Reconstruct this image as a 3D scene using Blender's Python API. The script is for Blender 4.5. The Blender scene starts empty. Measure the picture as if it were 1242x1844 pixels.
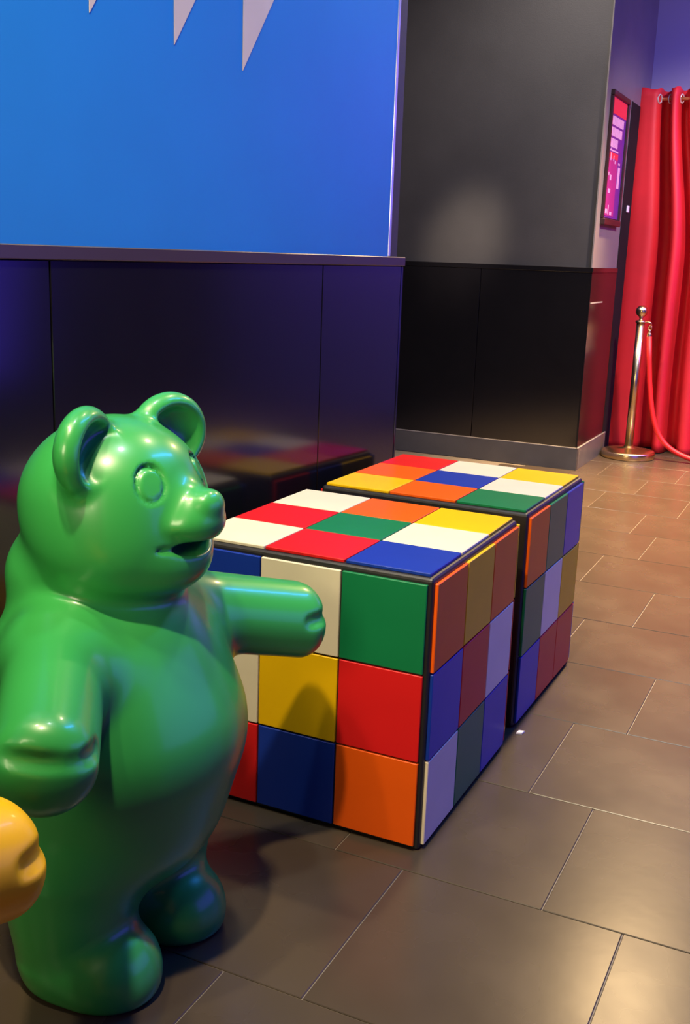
import bpy, bmesh, math, random
import numpy as np
from mathutils import Matrix, Vector

S = 0.62            # metres per layout unit (one puzzle cube is about one unit)
random.seed(7)
sc = bpy.context.scene

# ------------------------------------------------------------------ camera
CAM_R = [[0.900675, 0.433123, 0.034487], [0.13211, -0.197375, -0.971386], [-0.413923, 0.879459, -0.23499]]
CAM_C = (2.14016, -3.13493, 2.01609)
cam_data = bpy.data.cameras.new('camera')
cam_data.sensor_fit = 'HORIZONTAL'; cam_data.sensor_width = 36.0
cam_data.lens = 36.0 * 1918.85 / 1242.0
cam_data.clip_start = 0.02
cam = bpy.data.objects.new('camera', cam_data)
r_, d_, f_ = [Vector(v).normalized() for v in CAM_R]
cam.matrix_world = Matrix(((r_.x, -d_.x, -f_.x, CAM_C[0]*S), (r_.y, -d_.y, -f_.y, CAM_C[1]*S),
                           (r_.z, -d_.z, -f_.z, CAM_C[2]*S), (0, 0, 0, 1)))
sc.collection.objects.link(cam)
sc.camera = cam

# ------------------------------------------------------------------ world, exposure
world = bpy.data.worlds.new('world'); sc.world = world; world.use_nodes = True
world.node_tree.nodes['Background'].inputs[0].default_value = (1.0, 0.86, 0.72, 1)
world.node_tree.nodes['Background'].inputs[1].default_value = 0.02
sc.view_settings.view_transform = 'Standard'; sc.view_settings.look = 'None'
sc.view_settings.exposure = 0.0; sc.view_settings.gamma = 1.0
sc.view_settings.use_curve_mapping = False

# ------------------------------------------------------------------ lights
def aim(o, frm, to):
    frm = Vector(frm)*S; to = Vector(to)*S
    o.location = frm
    o.rotation_euler = (to-frm).to_track_quat('-Z', 'Y').to_euler()
def area(name, frm, to, sx, sy, power, col, spread=180):
    l = bpy.data.lights.new(name, 'AREA'); l.shape = 'RECTANGLE'; l.size = sx*S; l.size_y = sy*S
    l.energy = power; l.color = col; l.spread = math.radians(spread)
    o = bpy.data.objects.new(name, l); sc.collection.objects.link(o); aim(o, frm, to); return o
def spot(name, frm, to, power, col, angle=60, blend=.6, rad=.08):
    l = bpy.data.lights.new(name, 'SPOT'); l.energy = power; l.color = col
    l.spot_size = math.radians(angle); l.spot_blend = blend; l.shadow_soft_size = rad*S
    o = bpy.data.objects.new(name, l); sc.collection.objects.link(o); aim(o, frm, to); return o
WARM = (1.0, .80, .52)
spot('ceiling_spot_key', (1.0, -2.35, 5.7), (0.35, 0.1, 0.5), 430, WARM, 58, 1.0, .10)
spot('ceiling_spot_bear', (-.05, -2.0, 5.5), (0.25, -0.9, 0.8), 130, (1, .86, .55), 50, .8, .10)
spot('ceiling_spot_cubes', (0.93, 2.2, 5.7), (0.6, 1.2, 0.3), 185, WARM, 70, .8, .09)
spot('ceiling_spot_hall', (0.87, 6.7, 5.5), (1.3, 4.6, 0), 380, (1, .68, .34), 110, 1.0, .14)
spot('far_floor_fill', (0.98, 7.2, 5.7), (1.3, 5.6, 0), 4200, (1, .66, .32), 74, 1.0, .14)  # added spot, only there to brighten the far floor
area('room_fill_front', (0.9, -5.2, 3.0), (0.4, -.6, .6), 1.6, 1.6, 52, (1, .82, .55))  # added soft fill from the camera side, lifts the bear's dark lower body
spot('ceiling_spot_curtain', (2.9, 5.4, 5.6), (0.5, 8.9, 1.7), 600, (1, .84, .78), 55, .8, .12)
spot('wall_washer_blue', (0.9, -0.6, 5.5), (-.2, 0.6, 2.7), 120, (.85, .95, 1), 100, .9, .12)
spot('wall_washer_back', (-.9, 4.8, 5.6), (-1.0, 7.32, 1.2), 210, (1, .87, .80), 110, 1.0, .12)
spot('wall_blob_fill', (-.6, 4.6, 4.6), (-1.55, 7.32, 2.16), 420, (1, .80, .62), 16, 1.0, .15)  # added narrow spot imitating a blurred reflection on the back wall
area('violet_led_panel', (5.6, 1.2, 1.9), (0, .6, .7), 6.0, 2.4, 40, (.10, .055, 1))
area('violet_wall_wash', (2.2, 8.2, 5.6), (0.6, 9.4, 4.2), 3.0, .2, 13, (.28, .22, 1))
area('violet_room_wash', (4.2, 8.0, 4.4), (4.2, 9.4, 2.6), 3.6, .2, 130, (.26, .10, 1))
area('blue_led_strip', (2.8, 3.0, 5.75), (2.8, 3.0001, 0), .30, 3.6, 80, (.03, .26, 1))

# ------------------------------------------------------------------ materials
def mat(name, col, rough=.5, metal=0., spec=.5, noise=0., nscale=6., bump=0., bscale=60., coat=0., emit=None, es=0., rnoise=0., objvar=0.):
    m = bpy.data.materials.new(name); m.use_nodes = True
    nt = m.node_tree; b = nt.nodes['Principled BSDF']
    b.inputs['Base Color'].default_value = (*col, 1); b.inputs['Roughness'].default_value = rough
    b.inputs['Metallic'].default_value = metal; b.inputs['Specular IOR Level'].default_value = spec
    b.inputs['Coat Weight'].default_value = coat; b.inputs['Coat Roughness'].default_value = .13
    tc = nt.nodes.new('ShaderNodeTexCoord')
    if noise or rnoise:
        n = nt.nodes.new('ShaderNodeTexNoise'); n.inputs['Scale'].default_value = nscale; n.inputs['Detail'].default_value = 3.5
        nt.links.new(tc.outputs['Object'], n.inputs['Vector'])
        if noise:
            mx = nt.nodes.new('ShaderNodeMix'); mx.data_type = 'RGBA'
            mx.inputs[6].default_value = (*[c*(1-noise) for c in col], 1)
            mx.inputs[7].default_value = (*[min(1, c*(1+noise)) for c in col], 1)
            mr = nt.nodes.new('ShaderNodeMapRange'); mr.inputs[1].default_value = .2; mr.inputs[2].default_value = .8
            nt.links.new(n.outputs['Fac'], mr.inputs[0]); nt.links.new(mr.outputs[0], mx.inputs[0])
            out = mx.outputs[2]
            if objvar:
                oi = nt.nodes.new('ShaderNodeObjectInfo'); mr2 = nt.nodes.new('ShaderNodeMapRange')
                mr2.inputs[3].default_value = 1-objvar; mr2.inputs[4].default_value = 1+objvar
                nt.links.new(oi.outputs['Random'], mr2.inputs[0])
                hs = nt.nodes.new('ShaderNodeHueSaturation'); nt.links.new(mr2.outputs[0], hs.inputs['Value'])
                nt.links.new(out, hs.inputs['Color']); out = hs.outputs[0]
            nt.links.new(out, b.inputs['Base Color'])
        if rnoise:
            mr = nt.nodes.new('ShaderNodeMapRange'); mr.inputs[1].default_value = .3; mr.inputs[2].default_value = .7
            mr.inputs[3].default_value = max(0, rough-rnoise); mr.inputs[4].default_value = rough+rnoise
            nt.links.new(n.outputs['Fac'], mr.inputs[0]); nt.links.new(mr.outputs[0], b.inputs['Roughness'])
    if bump:
        n2 = nt.nodes.new('ShaderNodeTexNoise'); n2.inputs['Scale'].default_value = bscale; n2.inputs['Detail'].default_value = 3
        bp = nt.nodes.new('ShaderNodeBump'); bp.inputs['Strength'].default_value = bump; bp.inputs['Distance'].default_value = .002
        nt.links.new(tc.outputs['Object'], n2.inputs['Vector']); nt.links.new(n2.outputs['Fac'], bp.inputs['Height'])
        nt.links.new(bp.outputs[0], b.inputs['Normal'])
    if emit:
        b.inputs['Emission Color'].default_value = (*emit, 1); b.inputs['Emission Strength'].default_value = es
    return m

M = {}
M['floor'] = mat('brown_porcelain', (.062, .046, .030), .27, spec=.36, noise=.14, nscale=3.5, rnoise=.03, objvar=.08, bump=.05, bscale=25)
M['grout'] = mat('pale_grout', (.20, .165, .12), .5, noise=.2, nscale=9)
M['gloss'] = mat('black_gloss_laminate', (.006, .0055, .007), .15, spec=.7, noise=.1, nscale=8)
M['gloss_side'] = mat('black_gloss_return', (.006, .0055, .007), .2, spec=.3, noise=.1)
M['gloss_edge'] = mat('brown_ledge_edge', (.045, .030, .030), .3)
M['dark_wall'] = mat('charcoal_paint', (.045, .043, .044), .5, noise=.12, nscale=5, bump=.15, bscale=180)
M['side_wall'] = mat('grey_satin_paint', (.16, .14, .138), .5, noise=.1, nscale=5)
M['base'] = mat('grey_skirting', (.10, .095, .085), .35, noise=.15, nscale=7)
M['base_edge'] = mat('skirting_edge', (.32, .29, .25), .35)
M['blue'] = mat('blue_board', (.012, .17, .49), .38, noise=.06, nscale=3)
M['beige'] = mat('beige_print', (.52, .42, .36), .5, noise=.08, nscale=8)
M['alu'] = mat('pale_edge_trim', (.62, .60, .72), .25, metal=.6)
M['black'] = mat('cube_black', (.012, .011, .011), .42, noise=.2, nscale=10)
M['matte_black'] = mat('matte_black_shade', (.010, .009, .009), .8, spec=.15, noise=.2)
M['green'] = mat('green_resin', (.030, .30, .058), .33, noise=.06, nscale=3, coat=.3, bump=.03, bscale=14)
M['yellow_resin'] = mat('yellow_resin', (.95, .52, .0), .42, spec=.3, noise=.05, nscale=3, coat=.1)
TC = {'W': (.74, .65, .46), 'R': (.66, .012, .012), 'B': (.008, .035, .30), 'G': (.006, .17, .055),
      'O': (.82, .105, .004), 'Y': (.80, .47, .002)}
TN = {'W': 'cream', 'R': 'red', 'B': 'blue', 'G': 'green', 'O': 'orange', 'Y': 'yellow'}
for k, c in TC.items(): M['t'+k] = mat('tile_'+TN[k], c, .34, spec=.28, noise=.05, nscale=7, bump=.05, bscale=40)
M['curtain'] = mat('red_curtain', (.62, .012, .022), .62, noise=.12, nscale=5, bump=.12, bscale=120)
M['velvet'] = mat('red_velvet', (.72, .012, .014), .5, noise=.1, nscale=20)
M['brass'] = mat('polished_brass', (.80, .60, .32), .25, metal=1, noise=.1, nscale=20)
M['rod'] = mat('copper_rod', (.80, .42, .18), .3, metal=.7)
M['ring'] = mat('grommet_ring', (.75, .62, .66), .25, metal=.5)
M['frame'] = mat('poster_frame', (.03, .012, .015), .3)
M['white'] = mat('white_plastic', (.8, .78, .8), .4)
M['ceiling'] = mat('dark_ceiling', (.05, .05, .055), .8)
M['room'] = mat('dark_room_wall', (.045, .038, .036), .7)
M['purple'] = mat('lilac_wall', (.30, .28, .42), .6)
M['print_red'] = mat('print_red', (.70, .03, .06), .3, emit=(.8, .03, .06), es=.22)
M['print_magenta'] = mat('print_magenta', (.33, .025, .17), .3, emit=(.5, .03, .24), es=.22)
M['print_purple'] = mat('print_purple', (.12, .02, .22), .3, emit=(.12, .02, .25), es=.18)
M['print_pink'] = mat('print_pink', (.62, .32, .50), .3, emit=(.8, .38, .66), es=.22)

# ------------------------------------------------------------------ helpers
def link(o, parent=None):
    sc.collection.objects.link(o)
    if parent is not None: o.parent = parent
    return o
def tag(o, label=None, cat=None, group=None, kind=None):
    if label: o['label'] = label
    if cat: o['category'] = cat
    if group: o['group'] = group
    if kind: o['kind'] = kind
    return o
def empty(name, loc=(0, 0, 0), rz=0.):
    o = bpy.data.objects.new(name, None); o.location = Vector(loc)*S; o.rotation_euler = (0, 0, rz)
    o.empty_display_size = .1
    return link(o)
def mesh_obj(name, bm, m, parent=None, smooth=False, loc=(0, 0, 0)):
    """bm is in layout units; scaled to metres here"""
    bmesh.ops.scale(bm, vec=(S, S, S), verts=bm.verts)
    me = bpy.data.meshes.new(name); bm.to_mesh(me); bm.free()
    if smooth: me.polygons.foreach_set('use_smooth', [True]*len(me.polygons))
    for mm in (m if isinstance(m, (list, tuple)) else [m]): me.materials.append(mm)
    o = bpy.data.objects.new(name, me); o.location = Vector(loc)*S
    return link(o, parent)
def box_bm(x0, x1, y0, y1, z0, z1, bev=0., seg=2):
    bm = bmesh.new()
    bmesh.ops.create_cube(bm, size=1)
    bmesh.ops.scale(bm, vec=(x1-x0, y1-y0, z1-z0), verts=bm.verts)
    bmesh.ops.translate(bm, vec=((x0+x1)/2, (y0+y1)/2, (z0+z1)/2), verts=bm.verts)
    if bev: bmesh.ops.bevel(bm, geom=bm.edges[:], offset=bev, segments=seg, affect='EDGES', profile=.5, clamp_overlap=True)
    return bm
def box(name, x0, x1, y0, y1, z0, z1, m, parent=None, bev=0., seg=2):
    return mesh_obj(name, box_bm(x0, x1, y0, y1, z0, z1, bev, seg), m, parent)
def lathe_bm(prof, n=40):
    bm = bmesh.new(); rings = []
    for r, z in prof:
        if r < 1e-6: rings.append([bm.verts.new((0, 0, z))])
        else: rings.append([bm.verts.new((r*math.cos(2*math.pi*i/n), r*math.sin(2*math.pi*i/n), z)) for i in range(n)])
    for a, b in zip(rings, rings[1:]):
        for i in range(n):
            j = (i+1) % n
            if len(a) == 1: bm.faces.new((a[0], b[j], b[i]))
            elif len(b) == 1: bm.faces.new((a[i], a[j], b[0]))
            else: bm.faces.new((a[i], a[j], b[j], b[i]))
    bmesh.ops.recalc_face_normals(bm, faces=bm.faces)
    return bm
def tube_bm(pts, r, n=14, closed=False, bm=None):
    if bm is None: bm = bmesh.new()
    pts = [Vector(p) for p in pts]; N = len(pts); rings = []; up = Vector((.13, .21, .97))
    for i, p in enumerate(pts):
        a = pts[(i-1) % N] if (closed or i > 0) else p
        b = pts[(i+1) % N] if (closed or i < N-1) else p
        t = (b-a).normalized(); u = t.cross(up).normalized(); v = t.cross(u)
        rr = r[i] if isinstance(r, (list, tuple)) else r
        rings.append([bm.verts.new(p+u*rr*math.cos(2*math.pi*k/n)+v*rr*math.sin(2*math.pi*k/n)) for k in range(n)])
    for i in range(N if closed else N-1):
        a, b = rings[i], rings[(i+1) % N]
        for k in range(n):
            bm.faces.new((a[k], a[(k+1) % n], b[(k+1) % n], b[k]))
    if not closed:
        bm.faces.new(rings[0]); bm.faces.new(rings[-1][::-1])
    bmesh.ops.recalc_face_normals(bm, faces=bm.faces)
    return bm
def quad_bm(*pts):
    bm = bmesh.new(); bm.faces.new([bm.verts.new(p) for p in pts]); return bm
def prism_bm(poly, axis_vec):
    """extrude polygon (list of 3-D points) along axis_vec"""
    bm = bmesh.new(); a = [bm.verts.new(p) for p in poly]; d = Vector(axis_vec)
    b = [bm.verts.new(Vector(p)+d) for p in poly]; n = len(a)
    bm.faces.new(a); bm.faces.new(b[::-1])
    for i in range(n): bm.faces.new((a[i], b[i], b[(i+1) % n], a[(i+1) % n]))
    bmesh.ops.recalc_face_normals(bm, faces=bm.faces)
    return bm

# ------------------------------------------------------------------ floor
FX0, FX1, FY0, FY1 = -3.2, 7.2, -6.2, 12.0
floor = box('floor', FX0, FX1, FY0, FY1, -.12, -.005, M['grout']); tag(floor, kind='structure')
ROW0, PITCH = .6174, .732
TW = .738
joint_x = {-6: .73, -5: .47, -4: .98, -3: .73, -2: .983, -1: .725, 0: .471, 1: .706, 2: .172, 3: .445, 4: .70, 5: .20}
gap = .0042
tile_bm = box_bm(gap/2, TW-gap/2, gap/2, PITCH-gap/2, -.045, 0, .0022, 1)
proto_tile = mesh_obj('floor_tile', tile_bm, M['floor'])
tile_me = proto_tile.data; first = True
for k in range(-6, 12):
    y = ROW0 + k*PITCH
    off = joint_x.get(k, (k*.245) % TW) % TW
    j = math.floor((-.4-off)/TW)
    while off + j*TW < 3.9:
        x = off + j*TW; j += 1
        if y > 7.3-.0 and x > -.3-1 and y > 9.5: continue
        o = proto_tile if first else bpy.data.objects.new('floor_tile', tile_me)
        if not first: link(o)
        first = False
        o.parent = floor; o.location = (x*S, y*S, random.uniform(-.0006, .0)*S)

# ------------------------------------------------------------------ left wall (slightly turned)
PHI = -.065
wl = empty('wall_left', (-.15, 1.0, 0), -(-PHI)*1.0)
wl.rotation_euler = (0, 0, PHI)      # local y runs along the wall, local x points into the room
tag(wl, kind='structure')
W_END = 1.19                         # free end of the wall (local y)
seams = [-6.6, -4.83, -3.10, -1.373, .36, W_END-.022]
LEDGE0, LEDGE1 = 1.968, 2.012
box('wall_core', -.30, -.03, -6.6, W_END-.03, 0, 5.9, M['dark_wall'], wl)
for a, b in zip(seams, seams[1:]):
    box('wainscot_panel', -.05, -.004, a+.003, b-.003, .0, LEDGE0-.004, M['gloss'], wl, .002, 1)
box('end_panel', -.30, -.002, W_END-.019, W_END, 0, LEDGE0-.004, M['gloss'], wl, .003, 1)
box('ledge', -.32, .006, -6.6, W_END+.004, LEDGE0-.002, LEDGE1, M['gloss_edge'], wl, .003, 1)
# blue graphic board on the upper wall
gb = empty('wall_graphic', (-.15, 1.0, LEDGE1)); gb.rotation_euler = (0, 0, PHI)
tag(gb, 'bright blue wall board with a row of beige downward spikes above the black ledge', 'wall panel')
box('board', -.03, -.012, -6.4, 1.022, 0.0, 3.6, M['blue'], gb)
box('edge_trim', -.034, -.008, 1.022, 1.046, 0.0, 3.6, M['alu'], gb, .004, 2)
for k, (t, z) in enumerate([(-1.59, 2.765), (-1.157, 2.744), (-.721, 2.723), (-.293, 2.702)]):
    z -= LEDGE1; h = .60
    mesh_obj('spike', prism_bm([(-.0118, t, z), (-.0118, t+h*.71, z+h), (-.0118, t, z+h)], (.003, 0, 0)), M['beige'], gb)

# ------------------------------------------------------------------ back wall and return
YC, XC, WZ, BZ = 7.322, -.257, 1.971, .224
wb = box('wall_back', -3.2, XC-.012, YC+.012, 9.4, 0, 5.9, M['dark_wall']); tag(wb, kind='structure')
wps = [-3.2, -2.55, -1.36, XC+.0]
for a, b in zip(wps, wps[1:]):
    box('wainscot_panel', a+.003, b-(.003 if b < -.5 else 0), YC-.03, YC+.012, BZ, WZ-.045, M['gloss'], wb, .002, 1)
box('wainscot_cap', -3.2, XC+.006, YC-.036, YC+.012, WZ-.045, WZ, M['gloss'], wb, .003, 1)
bb = box('baseboard_back', -3.2, XC+.016, YC-.045, YC+.012, 0, BZ, M['base']); tag(bb, kind='structure')
box('top_edge', -3.2, XC+.014, YC-.047, YC-.030, BZ-.006, BZ+.002, M['base_edge'], bb)
wr = box('wall_return', XC-.012, XC, YC-.02, 8.42, WZ, 5.9, M['side_wall']); tag(wr, kind='structure')
box('wainscot_panel', XC-.012, XC+.008, YC-.03, 8.42, BZ, WZ-.045, M['gloss_side'], wr, .002, 1)
box('wainscot_cap', XC-.012, XC+.014, YC-.036, 8.42, WZ-.045, WZ, M['gloss'], wr, .003, 1)
box('reflection_strip', XC+.008, XC+.013, YC+.0, 7.83, 1.632, 1.644, M['base_edge'], wr)  # tan strip put in for a gold reflection on the gloss panel
br = box('baseboard_return', XC-.012, XC+.016, YC-.040, 8.55, 0, BZ, M['base']); tag(br, kind='structure')
box('top_edge', XC+.004, XC+.018, YC-.047, 8.55, BZ-.006, BZ+.002, M['base_edge'], br)
# jamb coloured black for the shade in the gap, and opening behind the curtain
jm = box('trim_1', XC-.012, XC+.006, 8.42, 9.4, 0, 3.62, M['matte_black']); tag(jm, kind='structure')
lt = box('wall_lintel', XC-.012, 7.2, 9.35, 9.5, 3.62, 5.9, M['purple']); tag(lt, kind='structure')
box('side_face', XC-.012, XC, 8.42, 9.36, 3.62, 5.9, M['side_wall'], lt)
rm = box('wall_far', -.6, 7.2, 11.2, 11.3, 0, 5.9, M['black']); tag(rm, kind='structure')
w3 = box('wall_beyond', 3.1, 7.2, 9.35, 9.5, 0, 3.62, M['purple']); tag(w3, kind='structure')
# rest of the room (out of frame)
ce = box('ceiling', -3.2, 7.2, -6.2, 11.3, 5.9, 6.0, M['ceiling']); tag(ce, kind='structure')
w4 = box('wall_right', 7.1, 7.2, -6.2, 11.3, 0, 5.9, M['room']); tag(w4, kind='structure')
w5 = box('wall_front', -3.2, 7.2, -6.3, -6.2, 0, 5.9, M['room']); tag(w5, kind='structure')

# ------------------------------------------------------------------ puzzle cubes
tile_cache = {}
def face_tile(w, h):
    key = (round(w, 4), round(h, 4))
    if key not in tile_cache:
        bm = box_bm(-w/2, w/2, -h/2, h/2, 0, .013, .0025, 1)
        bmesh.ops.scale(bm, vec=(S, S, S), verts=bm.verts)
        me = bpy.data.meshes.new('tile'); bm.to_mesh(me); bm.free(); me.materials.append(M['tW'])
        tile_cache[key] = me
    return tile_cache[key]
def puzzle_cube(loc, rz, w, d, h, faces, label):
    root = empty('puzzle_cube', loc, rz)
    tag(root, label, 'cube seat', 'giant puzzle cubes along the wall')
    t = .012
    body = box('cube_body', t, w-t, t, d-t, 0.0, h-t, M['black'], root, .014, 3)
    mg = .026
    specs = {  # origin, u axis, v axis, normal, size
        'front': ((0, 0, 0), (1, 0, 0), (0, 0, 1), w, h), 'right': ((w, 0, 0), (0, 1, 0), (0, 0, 1), d, h),
        'back': ((w, d, 0), (-1, 0, 0), (0, 0, 1), w, h), 'left': ((0, d, 0), (0, -1, 0), (0, 0, 1), d, h),
        'top': ((0, 0, h), (1, 0, 0), (0, 1, 0), w, d)}
    for fname, rows in faces.items():
        o0, u, v, su, sv = specs[fname]; o0, u, v = Vector(o0), Vector(u), Vector(v); n = u.cross(v)
        mt = .026 if fname == 'top' else .030
        # side faces: margin at left/right edges and top, small one at the floor
        mu, mv0, mv1 = (.004 if fname == 'back' else mg), (mt if fname == 'top' else .016), mt
        cw, ch = (su-2*mu)/3, (sv-mv0-mv1)/3; g = .0030
        for r, row in enumerate(rows):            # rows listed from the top (far) down
            for c, k in enumerate(row):
                cu = mu+cw*(c+.5); cv = sv-mv1-ch*(r+.5)
                o = bpy.data.objects.new('tile', face_tile(cw-2*g, ch-2*g)); link(o, root)
                o.material_slots[0].link = 'OBJECT'; o.material_slots[0].material = M['t'+k]
                pos = o0 + u*cu + v*cv - n*(t+.001-(.011 if fname == 'back' else 0))
                mw = Matrix((u, v, n)).transposed().to_4x4(); mw.translation = pos*S
                mw = mw @ Matrix.Rotation(random.uniform(-.004, .004), 4, 'Z')
                o.matrix_local = mw
    return root
WA, DA, HA = 1.0, .972, 1.005
puzzle_cube((0, 0, 0), 0, WA, DA, HA, {
    'front': ['BWG', 'WYR', 'RBO'], 'right': ['OYO', 'BRW', 'WGB'], 'top': ['WOY', 'RGW', 'WRB'],
    'back': ['YGB', 'RWO', 'RYG'], 'left': ['GRB', 'OBY', 'YGW']},
    'nearer giant puzzle cube, right beside the green bear')
RB = -.0119; WB, DB, HB = 1.008, .9455, .9906
p0 = Vector((1-.010, 1.1367, 0)) - Vector((math.cos(RB), math.sin(RB), 0))*WB
puzzle_cube(p0, RB, WB, DB, HB, {
    'right': ['OGB', 'GWY', 'BRR'], 'top': ['RWY', 'OBW', 'YOG'],
    'back': ['GWB', 'YRO', 'BGW'], 'left': ['YBR', 'GOW', 'RYB']},
    'farther giant puzzle cube, standing behind the first one')

# ------------------------------------------------------------------ bear: smooth-blended solid, meshed with surface nets
def ell(P, c, r):
    q = (P-np.array(c, np.float32)); r = np.array(r, np.float32)
    k0 = np.sqrt(((q/r)**2).sum(-1)); k1 = np.sqrt(((q/(r*r))**2).sum(-1))+1e-6
    return k0*(k0-1)/k1
def ell_rot(P, c, r, ang, axis):
    q = P-np.array(c, np.float32); a = math.radians(ang)
    Rm = np.array(Matrix.Rotation(-a, 3, Vector(axis)), np.float32)
    return ell(q@Rm.T, (0, 0, 0), r)
def cone(P, a, b, ra, rb):
    a = np.array(a, np.float32); b = np.array(b, np.float32); ba = b-a
    t = np.clip(((P-a)@ba)/float(ba@ba), 0, 1)
    return np.sqrt(((P-a-t[..., None]*ba)**2).sum(-1)) - (ra+(rb-ra)*t)
def smin(a, b, k):
    h = np.maximum(k-np.abs(a-b), 0)/k
    return np.minimum(a, b)-h*h*k*.25
def smax(a, b, k): return -smin(-a, -b, k)
def arc_groove(P, d, pts, width, depth):
    """soft groove along a polyline lying near the surface"""
    best = None
    for a, b in zip(pts, pts[1:]):
        e = cone(P, a, b, 0, 0); best = e if best is None else np.minimum(best, e)
    return d + depth*np.exp(-(best/width)**2)
def bear_sdf(P):
    y = P[..., 1]; A = P.copy(); A[..., 1] = np.abs(y)     # mirrored copy
    # torso
    d = ell(P, (.015, 0, .69), (.395, .405, .35))
    d = smin(d, ell(P, (.015, 0, .95), (.262, .295, .22)), .16)
    d = smin(d, ell(P, (.0, 0, .44), (.325, .355, .24)), .12)
    d = smin(d, ell(P, (-.045, 0, 1.13), (.222, .225, .19)), .055)
    # shoulders and arms
    d = smin(d, ell(A, (.05, .20, .945), (.145, .14, .12)), .10)
    B = A.copy(); B[..., 2] += .02*(y > 0); A0 = A; A = B
    arm = cone(A, (.06, .26, .985), (.305, .600, .893), .124, .122)
    ax = np.array((.575, .818, 0), np.float32)
    arm = smax(arm, (A-np.array((.305, .600, .893), np.float32))@ax - .085, .10)
    hand_g = [(.400, .520, .925), (.420, .590, .926), (.397, .632, .930), (.350, .662, .936), (.300, .690, .944), (.255, .71, .955)]
    arm = arc_groove(A, arm, hand_g, .016, .046)
    A = A0
    d = smin(d, arm, .075)
    # legs and feet
    for sy, ly, fy, fx in ((-1, .185, .198, .0), (1, .165, .160, -.012)):
        leg = cone(P, (.02, sy*.185, .36), (.03, sy*ly, .10), .20, .165)
        d = smin(d, leg, .07)
    for sy, ly, fy, fx in ((-1, .185, .198, .0), (1, .165, .147, -.002)):
        foot = ell(P, (.09+fx, sy*fy, .055), (.205, .145, .155))
        foot = smin(foot, ell(P, (.165+fx, sy*(fy-.008), .06), (.130, .132, .130)), .04)
        d = smin(d, foot, .035)
    # head
    head = ell(P, (.050, 0, 1.347), (.250, .258, .233))
    head = smin(head, ell(P, (.080, 0, 1.235), (.215, .235, .160)), .09)
    jaw = ell(P, (.215, 0, 1.215), (.115, .115, .078))
    head = smin(head, jaw, .06)
    muz = cone(P, (.20, 0, 1.360), (.300, 0, 1.340), .108, .080)
    muz = smin(muz, ell(P, (.285, 0, 1.325), (.085, .100, .045)), .04)
    head = smin(head, muz, .022)
    nose = ell(P, (.345, 0, 1.372), (.042, .054, .044))
    head = smin(head, nose, .010)
    # mouth
    m1 = ell(P, (.315, 0, 1.263), (.10, .085, .024))
    head = smax(head, -m1, .010)
    mp = [(.215, .165, 1.276), (.25, .14, 1.270), (.31, .085, 1.266)]
    head = arc_groove(A, head, mp, .009, .010)
    # eyes: an oval groove ring around a slightly domed disc
    u = (A[..., 1]-.110+.30*(P[..., 2]-1.434))/.034; v = (P[..., 2]-1.434)/.042
    e = np.sqrt(u*u+v*v); front = 1/(1+np.exp(-(P[..., 0]-.12)/.01))
    head = head + front*(.010*(1+.45*v)*np.exp(-((e-1)/.15)**2) + .003*np.exp(-(e/.8)**4))
    # ears
    ear = ell_rot(A, (.100, .180, 1.512), (.060, .132, .116), -14, (0, 0, 1))
    cup = ell_rot(A, (.150, .168, 1.508), (.060, .102, .088), -14, (0, 0, 1))
    ear = smax(ear, -cup, .020)
    head = smin(head, ear, .030)
    d = smin(d, head, .045)
    return smax(d, -(P[..., 2]), .02)
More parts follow.
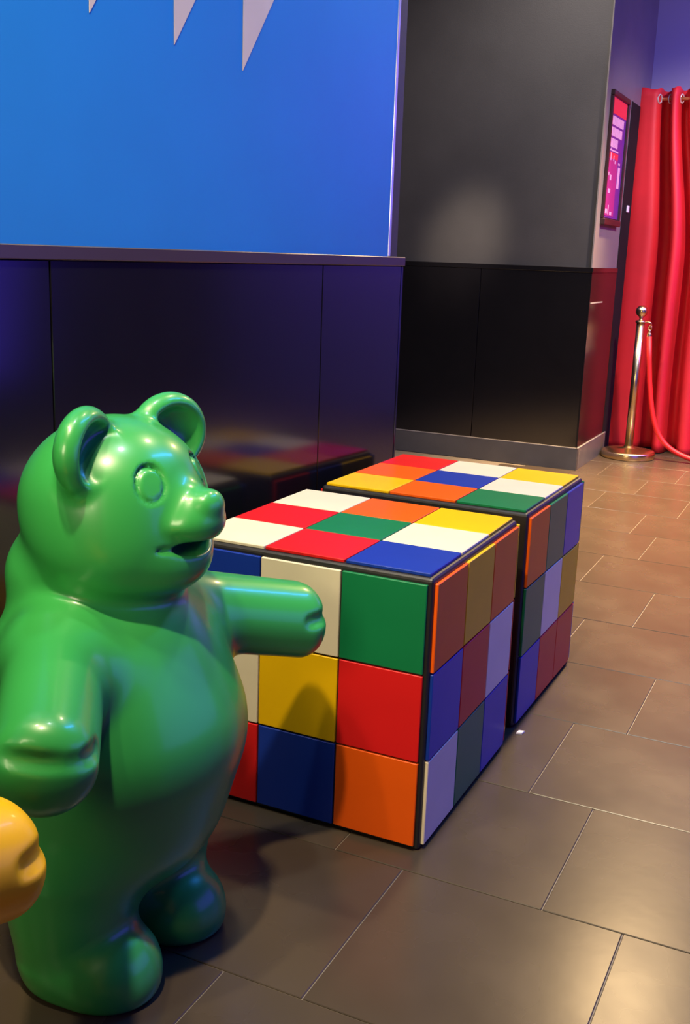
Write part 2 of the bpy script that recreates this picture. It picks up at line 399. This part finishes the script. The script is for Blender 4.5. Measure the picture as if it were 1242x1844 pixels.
def surface_nets(fn, lo, hi, h):
    n = [int(math.ceil((b-a)/h))+1 for a, b in zip(lo, hi)]
    ax = [np.float32(a)+np.arange(k, dtype=np.float32)*np.float32(h) for a, k in zip(lo, n)]
    D = np.empty(n, np.float32)
    for s in range(0, n[0], 24):
        X, Y, Z = np.meshgrid(ax[0][s:s+24], ax[1], ax[2], indexing='ij')
        D[s:s+24] = fn(np.stack([X, Y, Z], -1))
    I = D < 0
    c = [(i, j, k) for i in (0, 1) for j in (0, 1) for k in (0, 1)]
    sl = lambda a, o: a[o[0]:a.shape[0]-1+o[0], o[1]:a.shape[1]-1+o[1], o[2]:a.shape[2]-1+o[2]]
    cnt = sum(sl(I, o).astype(np.int8) for o in c)
    act = (cnt > 0) & (cnt < 8); idx = -np.ones(act.shape, np.int64); cells = np.argwhere(act); idx[act] = np.arange(len(cells))
    acc = np.zeros((len(cells), 3)); num = np.zeros(len(cells))
    V = {o: D[cells[:, 0]+o[0], cells[:, 1]+o[1], cells[:, 2]+o[2]].astype(float) for o in c}
    for a in c:
        for axx in range(3):
            if a[axx]: continue
            b = list(a); b[axx] = 1; b = tuple(b); va, vb = V[a], V[b]; s = (va < 0) != (vb < 0)
            t = np.where(s, va/np.where(s, va-vb, 1), 0)
            pnt = np.tile(np.array(a, float), (len(cells), 1)); pnt[:, axx] = t
            acc += pnt*s[:, None]; num += s
    verts = (cells+acc/num[:, None])*h+np.array(lo)
    quads = []
    for axx in range(3):
        o1, o2 = [(1, 2), (2, 0), (0, 1)][axx]
        s0 = [slice(None)]*3; s1 = [slice(None)]*3; s0[axx] = slice(0, -1); s1[axx] = slice(1, None)
        A0, B0 = I[tuple(s0)], I[tuple(s1)]; E = np.argwhere(A0 != B0)
        E = E[(E[:, o1] > 0) & (E[:, o2] > 0) & (E[:, o1] < n[o1]-1) & (E[:, o2] < n[o2]-1)]
        flip = A0[E[:, 0], E[:, 1], E[:, 2]]
        def g(a, b):
            q = E.copy(); q[:, o1] -= a; q[:, o2] -= b; return idx[q[:, 0], q[:, 1], q[:, 2]]
        Q = np.stack([g(1, 1), g(0, 1), g(0, 0), g(1, 0)], 1)
        Q[~flip] = Q[~flip][:, ::-1]; quads.append(Q)
    quads = np.concatenate(quads)
    for _ in range(2):          # pull vertices onto the exact surface
        e = 1e-3; P = verts.astype(np.float32); v0 = fn(P).astype(float)
        G = np.stack([(fn(P+np.array(o, np.float32)*e)-v0)/e for o in np.eye(3)], 1)
        verts = verts - G*(v0/np.maximum((G**2).sum(1), .05))[:, None]*.9
    return verts, quads
bv, bq = surface_nets(bear_sdf, (-.46, -.80, -.03), (.50, .80, 1.70), .0075)
bv[:, 2] = np.maximum(bv[:, 2], 0)
def mesh_from(name, v, q, m):
    me = bpy.data.meshes.new(name)
    me.vertices.add(len(v)); me.vertices.foreach_set('co', (v*S).astype(np.float32).ravel())
    me.loops.add(q.size); me.loops.foreach_set('vertex_index', q.astype(np.int32).ravel())
    me.polygons.add(len(q)); me.polygons.foreach_set('loop_start', np.arange(0, q.size, 4, dtype=np.int32))
    me.polygons.foreach_set('use_smooth', np.ones(len(q), bool))
    me.update(calc_edges=True); me.validate(); me.materials.append(m); return me
bear_me = mesh_from('bear_statue', bv, bq, M['green'])
bear = link(bpy.data.objects.new('bear_statue', bear_me)); bear.location = (.33*S, -.86*S, 0)
tag(bear, 'glossy green standing bear statue with arms held out, beside the nearer cube', 'statue', 'glossy bear statues')
ybear = bear.copy(); link(ybear); yr = math.radians(27); hx, hy = .305, .600
YH = (.778, -1.765)
ybear.location = ((YH[0]-(hx*math.cos(yr)-hy*math.sin(yr)))*S, (YH[1]-(hx*math.sin(yr)+hy*math.cos(yr)))*S, 0); ybear.rotation_euler = (0, 0, yr)
ybear.material_slots[0].link = 'OBJECT'; ybear.material_slots[0].material = M['yellow_resin']
tag(ybear, 'yellow bear statue showing only its round paw at the left edge', 'statue', 'glossy bear statues')

# ------------------------------------------------------------------ rope stanchions
def stanchion(x, y, label, side):
    root = empty('rope_stanchion', (x, y, 0)); tag(root, label, 'barrier post', 'brass rope posts')
    mesh_obj('base', lathe_bm([(0, 0), (.272, 0), (.280, .008), (.280, .062), (.272, .074), (.262, .078), (.15, .098), (.055, .112), (.05, .125), (0, .125)], 56), M['brass'], root, True)
    mesh_obj('post', lathe_bm([(0, .12), (.043, .12), (.043, 1.43), (0, 1.43)], 32), M['brass'], root, True)
    mesh_obj('collar', lathe_bm([(0, 1.425), (.052, 1.425), (.055, 1.437), (.05, 1.45), (.022, 1.456), (.016, 1.47), (.024, 1.48), (.016, 1.492), (0, 1.492)], 32), M['brass'], root, True)
    mesh_obj('ball', lathe_bm([(.062*math.sin(a*math.pi/20), 1.545-.062*math.cos(a*math.pi/20)) for a in range(21)], 32), M['brass'], root, True)
    sx = side
    hook = tube_bm([(sx*.03, 0, 1.436), (sx*.08, 0, 1.438), (sx*.105, 0, 1.43), (sx*.112, 0, 1.405), (sx*.10, 0, 1.385), (sx*.083, 0, 1.392)], .009, 10)
    mesh_obj('hook', hook, M['brass'], root, True)
    return root
SX, SY = .052, 8.39
st = stanchion(SX, SY, 'brass rope post with ball top in front of the red curtain', 1)
SX2 = 1.72
st2 = stanchion(SX2, SY, 'second brass post holding the far end of the red rope', -1)
rp = empty('barrier_rope', (SX+.1, SY, 1.38)); tag(rp, 'red velvet rope hanging from the brass post down to the floor', 'rope')
X0, X1 = SX+.10, SX2-.10; L = X1-X0
pts = []
for i in range(61):
    t = i/60; x = X0+L*t; a = abs(2*t-1)
    z = .035+(1.29-.035)*(.30*a**2.2+.70*a**9)
    x = X0+L*t
    pts.append((x-SX-.1, 0, z-1.38))
mesh_obj('rope', tube_bm(pts, .027, 14), M['velvet'], rp, True)
for sx, xx in ((1, 0), (-1, L)):
    bm = lathe_bm([(0, -.11), (.022, -.11), (.026, -.10), (.024, -.06), (.012, -.045), (.016, -.03), (.009, -.018), (0, -.015)], 20)
    bmesh.ops.translate(bm, vec=(xx, 0, 0), verts=bm.verts)
    mesh_obj('snap_end', bm, M['brass'], rp, True)
    mesh_obj('snap_ring', tube_bm([(xx+.018*math.cos(k*math.pi/8), 0, -.002+.022*math.sin(k*math.pi/8)) for k in range(16)], .005, 8, True), M['brass'], rp, True)

# ------------------------------------------------------------------ curtain
CY = 8.92; RODZ = 3.70
cu = empty('red_curtain', (-.3, CY, 0)); tag(cu, 'bright red floor-length curtain hanging on a copper rod behind the brass post', 'curtain')
ctrl = [(-.01, -.04), (.06, -.06), (.13, -.065), (.195, -.06), (.232, -.01), (.238, .07), (.262, .13), (.315, .13), (.338, .06), (.348, -.04), (.37, -.10), (.405, -.10),
        (.432, -.04), (.440, .05), (.465, .12), (.50, .12)]
while ctrl[-1][0] < 1.6:
    x = ctrl[-1][0]
    ctrl += [(x+.025, .05), (x+.035, -.04), (x+.06, -.10), (x+.11, -.10), (x+.145, -.04), (x+.155, .05), (x+.18, .12), (x+.22, .12)]
def spline(pts, n):
    out = []; N = len(pts)
    for i in range(N-1):
        p = [pts[max(i-1, 0)], pts[i], pts[i+1], pts[min(i+2, N-1)]]
        for k in range(n):
            t = k/n
            out.append(tuple(.5*((2*p[1][a])+(-p[0][a]+p[2][a])*t+(2*p[0][a]-5*p[1][a]+4*p[2][a]-p[3][a])*t*t+(-p[0][a]+3*p[1][a]-3*p[2][a]+p[3][a])*t**3) for a in (0, 1)))
    out.append(pts[-1]); return out
path = spline(ctrl, 5)
bm = bmesh.new(); rows = []
NZ = 46
for j in range(NZ+1):
    v = j/NZ                       # 0 top, 1 bottom
    z = 3.79*(1-v)+.012
    row = []
    sm = min(1, v/.45); sm = sm*sm*(3-2*sm)
    for i, (x, y) in enumerate(path):
        kx = 1+.42*sm
        xx = x*kx if x > .2 else x*(1+.42*sm*x/.2)
        amp = 1+.35*sm
        yy = y*amp + .012*math.sin(9*x+5*v)*sm - .05*max(0, v-.8)*math.sin(14*x)
        xx += .007*sm*math.sin(4.0*x+3*v) + .22*max(0, v-.72)**1.5*min(1, x/.4)
        ztop = .03*math.sin(i*.35) if j == 0 else 0
        row.append(bm.verts.new((xx, yy, z+ztop*.4)))
    rows.append(row)
for a, b in zip(rows, rows[1:]):
    for i in range(len(a)-1): bm.faces.new((a[i], a[i+1], b[i+1], b[i]))
cloth = mesh_obj('cloth', bm, M['curtain'], cu, True)
sol = cloth.modifiers.new('thickness', 'SOLIDIFY'); sol.thickness = .006*S; sol.offset = 0
for gx, gy in ((.232, -.03), (.335, 0), (.452, 0)):
    ring = [(0+gx+.0*math.cos(a*math.pi/10), gy+.036*math.cos(a*math.pi/10), RODZ+.042*math.sin(a*math.pi/10)) for a in range(20)]
    ring = [(gx+.016*math.cos(a*math.pi/10), gy+.022*math.cos(a*math.pi/10), RODZ+.042*math.sin(a*math.pi/10)) for a in range(20)]
    mesh_obj('grommet', tube_bm(ring, .008, 8, True), M['ring'], cu, True)
rod = mesh_obj('curtain_rod', tube_bm([(-.085, CY, RODZ), (3.4, CY, RODZ)], .016, 16), M['rod'], None, True)
tag(rod, 'thin copper rod carrying the red curtain', 'curtain rod')

# ------------------------------------------------------------------ poster on the return wall
PX = XC; PY0, PY1, PZ0, PZ1 = 7.46, 8.20, 2.38, 3.60
ps = empty('framed_poster', (PX, (PY0+PY1)/2, PZ0)); tag(ps, 'narrow framed red and purple poster on the wall left of the curtain', 'poster')
def pb(name, x0, x1, y0, y1, z0, z1, m, parent=ps, bev=0.):
    return box(name, x0, x1, y0-(PY1-PY0)/2, y1-(PY1-PY0)/2, z0, z1, M[m], parent, bev, 1)
PW, PH = PY1-PY0, PZ1-PZ0
fr = pb('frame', 0, .045, 0, PW, 0, .06, 'frame', bev=.006)
pb('frame', 0, .038, 0, PW, PH-.05, PH, 'frame', bev=.005); pb('frame', 0, .03, 0, .04, .06, PH-.05, 'frame', bev=.005); pb('frame', 0, .038, PW-.04, PW, .06, PH-.05, 'frame', bev=.005)
pr = pb('print', 0.002, .018, .05, PW-.05, .07, PH-.05, 'print_purple')
def pq(name, y0, y1, z0, z1, m, dx=.0185):
    return pb(name, dx, dx+.0012, y0, y1, z0, z1, m, pr)
pr.location = (0, 0, 0)
pq('red_band', .052, PW-.06, PH-.20, PH-.055, 'print_red')
for r, (n, a) in enumerate([(9, .60), (8, .56), (5, .40)]):
    z1 = PH-.215-r*.10; w = (a-.075)/n
    for k in range(n):
        zz = z1-.085
        pq('letter', .075+k*w, .075+(k+.86)*w, zz, z1-.005, 'print_pink')
pq('rule', .075, .45, PH-.535, PH-.52, 'print_pink')
pq('red_block', .052, .46, .62, PH-.545, 'print_red')
pq('magenta_block', .052, .46, .09, .62, 'print_magenta')
for (y, z, w, h) in [(.12, .70, .02, .05), (.13, .60, .03, .07), (.26, .60, .025, .05), (.33, .58, .03, .03), (.10, .46, .03, .03), (.17, .42, .06, .05), (.14, .30, .09, .04), (.09, .11, .08, .04), (.20, .10, .03, .09), (.28, .10, .09, .03)]:
    pq('small_print', y, y+w, z, z+h, 'print_pink', .0198)
pq('white_label', .50, .60, .36, .56, 'print_pink'); pq('white_label', .50, .57, .58, .60, 'print_pink')

# ------------------------------------------------------------------ small things
sw = box('light_switch', XC+.006, XC+.022, 8.60, 8.68, 2.545, 2.615, M['white'], None, .004, 1)
tag(sw, 'tiny white switch in the dark gap between poster wall and curtain', 'switch')
cr = mesh_obj('paper_scrap', prism_bm([(1.012, 1.10, .001), (1.035, 1.11, .001), (1.04, 1.135, .001), (1.015, 1.13, .001)], (0, 0, .008)), M['white'])
tag(cr, 'tiny white scrap on the floor at the farther cube corner', 'scrap')
